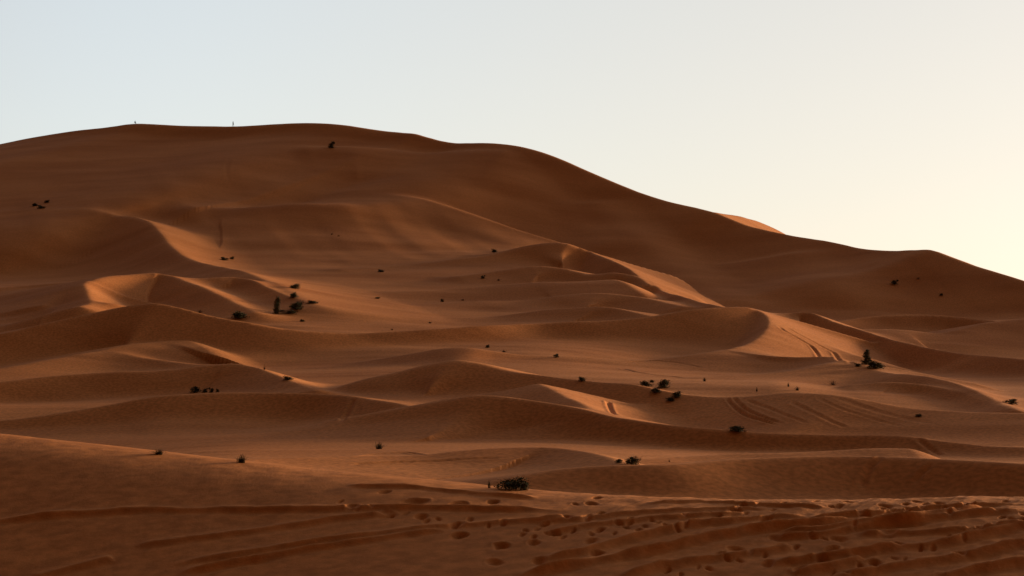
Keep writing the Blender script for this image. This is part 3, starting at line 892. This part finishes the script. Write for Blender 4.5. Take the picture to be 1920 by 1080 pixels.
BUSH = [shrub_meshes(1, 7), shrub_meshes(2, 5), shrub_meshes(3, 9), shrub_meshes(4, 6)]
TALL = [shrub_meshes(5, 6, 600, .09, True), shrub_meshes(6, 7, 600, .09, True)]
SMALL = [joined("desert_shrub", b[2]) for b in BUSH[:3]]
TALLS = joined("desert_shrub", TALL[0][2])
TUFT = [tuft_mesh(7), tuft_mesh(8, 190, None, .65), tuft_mesh(9, 120, None, .4)]
WISP = [tuft_mesh(10, 46, TWIG, .5), tuft_mesh(11, 60, TWIG, .7)]


def tag(o, label, cat, group=None):
    o['label'] = label
    o['category'] = cat
    if group:
        o['group'] = group


# (column, row of the foot, width px, height px, kind, label)
PLANTS = [
    (66, 386, 14, 6, 's0', "left of the three dark shrubs on the far left slope of the great dune"),
    (77, 391, 16, 7, 's1', "lowest of the three dark shrubs on the far left slope of the great dune"),
    (88, 380, 11, 6, 's2', "upper right of the three dark shrubs on the far left slope of the great dune"),
    (622, 277, 12, 12, 't', "lone dark conical bush high on the great dune just under its skyline"),
    (420, 488, 16, 7, 's1', "low dark shrub where the pale curving dune arm levels out on the left"),
    (435, 486, 9, 6, 's2', "tiny shrub touching the right side of the low shrub on the pale curving arm"),
    (622, 440, 11, 5, 'w0', "faint dry plant on the brown slope, left of a faint pair"),
    (635, 443, 8, 4, 'w1', "faint dry plant on the brown slope, right of a faint pair"),
    (553, 541, 20, 11, 's2', "topmost shrub of the group beside the small peaked dunes on the left"),
    (551, 558, 18, 12, 's0', "greenish middle shrub below the topmost one of the group by the peaked dunes"),
    (556, 580, 28, 18, 'b2', "wide dark shrub at the right foot of the group by the peaked dunes"),
    (519, 588, 14, 32, 'T0', "tall narrow bush standing at the left of the group by the peaked dunes"),
    (540, 588, 36, 8, 's1', "flat low shrub spreading right from the foot of the tall narrow bush"),
    (586, 569, 22, 7, 's2', "low straggling shrub just right of the group by the peaked dunes"),
    (567, 603, 11, 5, 's0', "small dark tuft alone on the pale sand below the group by the peaked dunes"),
    (450, 596, 36, 14, 'b0', "wide dark shrub on the crest behind the long dark dune on the left"),
    (375, 586, 16, 8, 'w1', "thin brown plant on the crest left of the wide dark shrub"),
    (714, 510, 13, 6, 's2', "small dark shrub on the pale middle slope below the brown hollow"),
    (927, 473, 11, 8, 's0', "small shrub on the skyline of the pale central dune"),
    (906, 522, 9, 7, 's1', "round dark tuft on the pale central slope under the shrub on its skyline"),
    (935, 526, 14, 5, 'w0', "dry brown plant right of the round dark tuft on the pale central slope"),
    (829, 566, 7, 7, 's2', "tiny upright tuft on the thin pale ridge in the centre"),
    (868, 563, 12, 4, 'w1', "flat dry plant just behind the thin pale ridge in the centre"),
    (708, 560, 10, 4, 's1', "tiny dark speck of scrub on the flat pale sand left of centre"),
    (735, 619, 11, 5, 'w0', "dry plant just above the crest of the long dark dune"),
    (806, 606, 14, 5, 'w1', "scatter of dry stalks above the long dark dune, left of centre"),
    (914, 652, 9, 7, 's0', "small shrub on the rounded crest below the long dark face"),
    (945, 660, 24, 6, 'w0', "long low dry plant right of the small shrub on the rounded crest"),
    (1043, 670, 11, 8, 's1', "dark tuft on the thin crest line at the foot of the long dark face"),
    (1091, 714, 15, 9, 's2', "round dark tuft on the pale flat left of the shrub cluster"),
    (1213, 724, 26, 13, 'b1', "dark wide shrub at the left end of the cluster on the central crest"),
    (1243, 727, 26, 18, 'b3', "tallest shrub of the cluster on the central crest"),
    (1229, 736, 22, 10, 's1', "low dark shrub at the front of the cluster under the tallest one"),
    (1268, 745, 20, 14, 'b0', "bushy shrub at the right end of the cluster on the central crest"),
    (1257, 752, 16, 9, 's2', "lowest small shrub of the cluster, below its right end"),
    (1321, 715, 13, 9, 'g0', "grass tuft on the pale crest right of the shrub cluster"),
    (1419, 734, 8, 10, 'g2', "thin upright grass tuft above the wheel tracks"),
    (1478, 725, 9, 11, 'g2', "slim grass tuft on the pale flat, upper left of a pair"),
    (1495, 732, 14, 10, 'g1', "spreading grass tuft on the pale flat, lower right of a pair"),
    (1562, 722, 24, 14, 'w1', "pale dry bush on the rounded rise at right"),
    (1624, 683, 18, 28, 'T1', "upright dark bush beside the wheel tracks on the right dune"),
    (1641, 691, 36, 17, 'b2', "wide dark shrub sprawling right of the upright bush"),
    (1609, 687, 13, 7, 's0', "little brown shrub left of the upright bush"),
    (1896, 758, 26, 12, 'b1', "grey green shrub at the far right behind the lit dune arm"),
    (1384, 809, 32, 12, 'b3', "dark shrub at the foot of the wheel tracks on the right"),
    (1678, 533, 13, 10, 's1', "lone dark shrub on the right slope of the great dune"),
    (1722, 523, 15, 5, 'w0', "faint dry plant up and right of the lone shrub on the right slope"),
    (1765, 554, 7, 5, 's2', "tiny dark speck of scrub below the lone shrub on the right slope"),
    (1722, 781, 16, 6, 's0', "low dark shrub on the plain at right below the lit dune arm"),
    (496, 693, 10, 12, 'w0', "thin dry plant in the shade of the long dark dune on the left"),
    (540, 712, 20, 8, 's2', "low brown shrub at the foot of the rounded lit dune end on the left"),
    (366, 736, 22, 14, 'b1', "dark bushy shrub at the left of a row of four on the left dune face"),
    (384, 736, 11, 10, 's0', "second shrub in the row of four on the left dune face"),
    (396, 736, 10, 11, 's1', "third shrub in the row of four on the left dune face"),
    (408, 735, 7, 7, 's2', "smallest and rightmost shrub in the row of four on the left dune face"),
    (711, 842, 28, 17, 'g1', "green grass tuft alone on the open sand left of centre"),
    (298, 852, 40, 13, 'g1', "grass tuft peeping over the lit foreground crest on the left"),
    (453, 868, 40, 20, 'g0', "spiky grass clump rising behind the lit foreground crest"),
    (958, 917, 58, 25, 'b0', "largest dark bush just behind the foreground crest near the centre"),
    (917, 914, 14, 16, 'g2', "slim tuft at the left of the large bush behind the foreground crest"),
    (934, 914, 12, 10, 'g0', "small tuft between the slim tuft and the large bush by the foreground crest"),
    (982, 919, 20, 19, 'b3', "rounded bush pressed against the right side of the large bush by the foreground crest"),
    (1186, 871, 28, 18, 'b2', "dark round bush at the right tip of the small lit dune"),
    (1161, 868, 16, 9, 's1', "low scrub on the crest left of the dark round bush at the small lit dune"),
    (1255, 866, 8, 8, 'w1', "thin dry stalks on the flat right of the small lit dune"),
]
GROUP = "scattered plants on the dunes"
feet = ground_hits([(p[0], p[1]) for p in PLANTS])
rr = random.Random(5)
for (u, v, wpx, hpx, kind, label), p in zip(PLANTS, feet):
    if p is None:
        continue
    wm, hm = wpx * p.y / F, hpx * p.y / F
    k, i = kind[0], int(kind[1:] or 0)
    cat, name = 'shrub', 'desert_shrub'
    if k == 'b' or k == 'T':
        st, fo = (BUSH if k == 'b' else TALL)[i][:2]
        o = bpy.data.objects.new(name, None)
        COL.objects.link(o)
        for nm, me in (('stems', st), ('foliage', fo)):
            c = bpy.data.objects.new(nm, me)
            COL.objects.link(c)
            c.parent = o
        if k == 'T':
            wm *= 1.5
    else:
        if k == 'g':
            cat, name, me = 'grass', 'grass_tuft', TUFT[i]
        elif k == 'w':
            cat, name, me = 'dry plant', 'dry_plant', WISP[i]
        elif k == 't':
            cat, name, me = 'bush', 'desert_shrub', TALLS
            wm *= 1.5
        else:
            me = SMALL[i]
        o = bpy.data.objects.new(name, me)
        COL.objects.link(o)
    o.location = p
    o.rotation_euler = (0, 0, rr.uniform(0, 6.3))
    o.scale = (wm * 1.05, wm * 1.05, hm * 1.05)
    tag(o, label, cat, GROUP)

# ------------------------------------------------------------------ the two people on the skyline
CLOTH = plain_material("dark_clothes", (.012, .012, .016), (.03, .028, .03), 8)
SKIN = plain_material("skin", (.10, .055, .035), (.14, .08, .05), 8, .6)
HAIR = plain_material("dark_hair", (.01, .008, .007), (.02, .016, .012), 20)


def figure(name, joints, bones, radii, label):
    """one continuous body grown round a skeleton, then coloured by region; hair is a child"""
    me = bpy.data.meshes.new("body")
    names = list(joints)
    me.from_pydata([joints[n] for n in names], [(names.index(a), names.index(b)) for a, b in bones], [])
    o = bpy.data.objects.new("body", me)
    COL.objects.link(o)
    sk = o.modifiers.new("skin", 'SKIN')
    sub = o.modifiers.new("sub", 'SUBSURF')
    sub.levels = sub.render_levels = 1
    for i, n in enumerate(names):
        r = radii[n]
        me.skin_vertices[0].data[i].radius = (r, r) if not isinstance(r, tuple) else r
        me.skin_vertices[0].data[i].use_root = (n == 'pelvis')
    dg = bpy.context.evaluated_depsgraph_get()
    body = bpy.data.meshes.new_from_object(o.evaluated_get(dg))
    bpy.data.objects.remove(o)
    body.materials.clear()
    body.materials.append(CLOTH)
    body.materials.append(SKIN)
    hd = Vector(joints['head'])
    skinpts = [(Vector(joints[n]), r) for n, r in (('head', .17), ('hand_l', .1), ('hand_r', .1))]
    for f in body.polygons:
        f.use_smooth = True
        f.material_index = 1 if any((f.center - q).length < r for q, r in skinpts) else 0
    root = bpy.data.objects.new(name, body)
    COL.objects.link(root)
    # hair: a cap over the upper back of the head
    bm = bmesh.new()
    bmesh.ops.create_icosphere(bm, subdivisions=2, radius=.112)
    for v in list(bm.verts):
        if v.co.z < -.035 or (v.co.y < -.05 and v.co.z < .035):
            bm.verts.remove(v)
    bmesh.ops.translate(bm, verts=bm.verts, vec=hd + Vector((0, .012, .035)))
    hm = bpy.data.meshes.new("hair")
    bm.to_mesh(hm)
    bm.free()
    hm.materials.append(HAIR)
    h = bpy.data.objects.new("hair", hm)
    COL.objects.link(h)
    h.parent = root
    tag(root, label, 'person', "people on the great dune's skyline")
    return root


def skeleton(seated):
    J, Rr, B = {}, {}, []

    def j(n, p, r, parent=None):
        J[n] = p
        Rr[n] = r
        if parent:
            B.append((parent, n))
    if seated:
        z = -.68
        j('pelvis', (0, 0, .86 + z), .15)
        lean = -.10
    else:
        z = 0
        j('pelvis', (0, 0, .93), (.155, .12))
        lean = 0
    j('waist', (0, lean * .4, 1.10 + z), (.14, .105), 'pelvis')
    j('chest', (0, lean, 1.33 + z), (.17, .12), 'waist')
    j('neck', (0, lean * 1.2, 1.50 + z), .058, 'chest')
    j('jaw', (0, lean * 1.3 - .02, 1.58 + z), .07, 'neck')
    j('head', (0, lean * 1.3, 1.67 + z), .098, 'jaw')
    j('nose', (0, lean * 1.3 - .112, 1.655 + z), .014, 'head')
    for s, t in ((-1, 'l'), (1, 'r')):
        j('ear_' + t, (s * .098, lean * 1.3 + .01, 1.66 + z), .014, 'head')
        j('shoulder_' + t, (s * .19, lean, 1.42 + z), .062, 'chest')
        if seated:
            j('elbow_' + t, (s * .27, lean - .16, 1.17 + z), .047, 'shoulder_' + t)
            j('wrist_' + t, (s * .17, lean - .36, 1.10 + z), .032, 'elbow_' + t)
            j('hand_' + t, (s * .12, lean - .44, 1.10 + z), (.04, .022), 'wrist_' + t)
            d = (-s * .35, -.9, -.2)
        else:
            j('elbow_' + t, (s * .25, .03, 1.14), .045, 'shoulder_' + t)
            j('wrist_' + t, (s * .26, -.06, .90), .031, 'elbow_' + t)
            j('hand_' + t, (s * .26, -.08, .81), (.022, .04), 'wrist_' + t)
            d = (0, -.12, -1)
        hx, hy, hz = J['hand_' + t]
        for k, ln in enumerate((.075, .085, .08, .062)):
            off = (k - 1.5) * .02
            p = (hx + (off if seated else 0), hy + (0 if seated else off), hz)
            tip = (p[0] + d[0] * ln, p[1] + d[1] * ln - .012, p[2] + d[2] * ln)
            j('finger%d_%s' % (k, t), tip, .008, 'hand_' + t)
        j('thumb_' + t, (hx - s * .03, hy - .05, hz + (.0 if seated else .02)), .01, 'hand_' + t)
        if seated:
            j('knee_' + t, (s * .16, -.44, 1.10 + z - .06), .075, 'pelvis')
            j('ankle_' + t, (s * .13, -.66, .72 + z), .045, 'knee_' + t)
            j('toe_' + t, (s * .15, -.86, .70 + z), .04, 'ankle_' + t)
        else:
            fwd = -.12 * s
            j('hip_' + t, (s * .10, 0, .84), .095, 'pelvis')
            j('knee_' + t, (s * .11, fwd - .03, .48), .062, 'hip_' + t)
            j('ankle_' + t, (s * .12, fwd * 1.4 + .04, .08), .042, 'knee_' + t)
            j('toe_' + t, (s * .13, fwd * 1.4 - .15, .04), .036, 'ankle_' + t)
    return J, B, Rr


def on_crest(u):
    """top of the great dune in photo column u"""
    fm = RIDGES[0]['fine']
    uu = 960 + F * fm[:, 0] / (fm[:, 1] * CP + (fm[:, 2] - EYE) * SP)
    x, y = np.interp(u, uu, fm[:, 0]), np.interp(u, uu, fm[:, 1])
    return Vector((x, y, float(terrain(np.array([x]), np.array([y]))[0])))


J, B, Rr = skeleton(False)
pw = figure("person", J, B, Rr, "standing person in dark clothes on the skyline of the great dune")
pw.location = on_crest(437) - Vector((0, 0, .03))
pw.rotation_euler = (0, 0, R(70))
pw.scale = (1.25, 1.25, 1.08)
J, B, Rr = skeleton(True)
ps = figure("person", J, B, Rr, "seated person in dark clothes on the left of the great dune's skyline")
ps.location = on_crest(253) + Vector((0, 0, -.04))
ps.rotation_euler = (0, 0, R(30))
ps.scale = (1.15, 1.15, 1.1)
#THINGS-END

# ------------------------------------------------------------------ sky and sun
SUN_EL, SUN_AZ = R(6), R(51)          # low, to the right and beyond the dunes
SKY_SAT, SKY_GAMMA, SKY_LOBE, SKY_STR = .7, .45, (.05, .82, .08), .148
GLOW_AZ, SKY_TOP = 27, 1.0
SKY_TINT = (1.06, .98, .93, 1)
SKY_FAR = (1.2, .48, .09, 1)
SKY_COOL = (1.10, 1.12, 1.18, 1)
w = bpy.data.worlds.new("World")
scene.world = w
w.use_nodes = True
nt = w.node_tree
bg = nt.nodes['Background']
sky = nt.nodes.new('ShaderNodeTexSky')
sky.sky_type = 'NISHITA'
sky.sun_disc = False
sky.sun_elevation = SUN_EL
sky.sun_rotation = SUN_AZ
sky.air_density = 1.0
sky.dust_density = 1.0
sky.ozone_density = 1.0
N, L = nt.nodes, nt.links
# the glow of the low sun: compress the physical sky's range, pale it, and let it fade away from the sun's side
hs = N.new('ShaderNodeHueSaturation'); hs.inputs['Saturation'].default_value = SKY_SAT
L.new(sky.outputs[0], hs.inputs['Color'])
gm = N.new('ShaderNodeGamma'); gm.inputs['Gamma'].default_value = SKY_GAMMA
L.new(hs.outputs[0], gm.inputs['Color'])
tc = N.new('ShaderNodeTexCoord')
dt = N.new('ShaderNodeVectorMath'); dt.operation = 'DOT_PRODUCT'
dt.inputs[1].default_value = (sin(R(GLOW_AZ)), cos(R(GLOW_AZ)), .05)
L.new(tc.outputs['Generated'], dt.inputs[0])
mr = N.new('ShaderNodeMapRange'); mr.interpolation_type = 'SMOOTHSTEP'
mr.inputs['From Min'].default_value = SKY_LOBE[0]; mr.inputs['From Max'].default_value = SKY_LOBE[1]
mr.inputs['To Min'].default_value = SKY_LOBE[2]; mr.inputs['To Max'].default_value = 1.0
L.new(dt.outputs['Value'], mr.inputs['Value'])
mm = N.new('ShaderNodeMix'); mm.data_type = 'RGBA'; mm.blend_type = 'MULTIPLY'; mm.inputs['Factor'].default_value = 1
sp = N.new('ShaderNodeSeparateXYZ')
L.new(tc.outputs['Generated'], sp.inputs[0])
me_ = N.new('ShaderNodeMapRange'); me_.interpolation_type = 'SMOOTHSTEP'
me_.inputs['From Min'].default_value = .24; me_.inputs['From Max'].default_value = .75
me_.inputs['To Min'].default_value = 1.0; me_.inputs['To Max'].default_value = SKY_TOP
L.new(sp.outputs['Z'], me_.inputs['Value'])
ml = N.new('ShaderNodeMath'); ml.operation = 'MULTIPLY'
L.new(mr.outputs[0], ml.inputs[0]); L.new(me_.outputs[0], ml.inputs[1])
L.new(gm.outputs[0], mm.inputs['A']); L.new(ml.outputs[0], mm.inputs['B'])
tn = N.new('ShaderNodeMix'); tn.data_type = 'RGBA'; tn.blend_type = 'MULTIPLY'; tn.inputs['Factor'].default_value = 1
tm_ = N.new('ShaderNodeMix'); tm_.data_type = 'RGBA'
tm_.inputs['A'].default_value = SKY_FAR
mc = N.new('ShaderNodeMapRange'); mc.interpolation_type = 'SMOOTHSTEP'
mc.inputs['From Min'].default_value = .74; mc.inputs['From Max'].default_value = .99
L.new(dt.outputs['Value'], mc.inputs['Value'])
tcl = N.new('ShaderNodeMix'); tcl.data_type = 'RGBA'
tcl.inputs['A'].default_value = SKY_COOL; tcl.inputs['B'].default_value = SKY_TINT
L.new(mc.outputs[0], tcl.inputs['Factor'])
L.new(tcl.outputs['Result'], tm_.inputs['B'])
L.new(ml.outputs[0], tm_.inputs['Factor'])
L.new(tm_.outputs['Result'], tn.inputs['B'])
L.new(mm.outputs['Result'], tn.inputs['A'])
L.new(tn.outputs['Result'], bg.inputs['Color'])
bg.inputs['Strength'].default_value = SKY_STR

sl = bpy.data.lights.new("sun", 'SUN')
sl.energy = 2.05
sl.angle = R(9)
sl.color = (1.0, .72, .44)
so = bpy.data.objects.new("sun", sl)
COL.objects.link(so)
sd = Vector((sin(SUN_AZ) * cos(SUN_EL), cos(SUN_AZ) * cos(SUN_EL), sin(SUN_EL)))
so.rotation_euler = sd.to_track_quat('Z', 'Y').to_euler()
so.location = sd * 300

scene.view_settings.view_transform = 'Standard'
scene.view_settings.look = 'None'
scene.view_settings.exposure = 1.6
scene.view_settings.gamma = 1
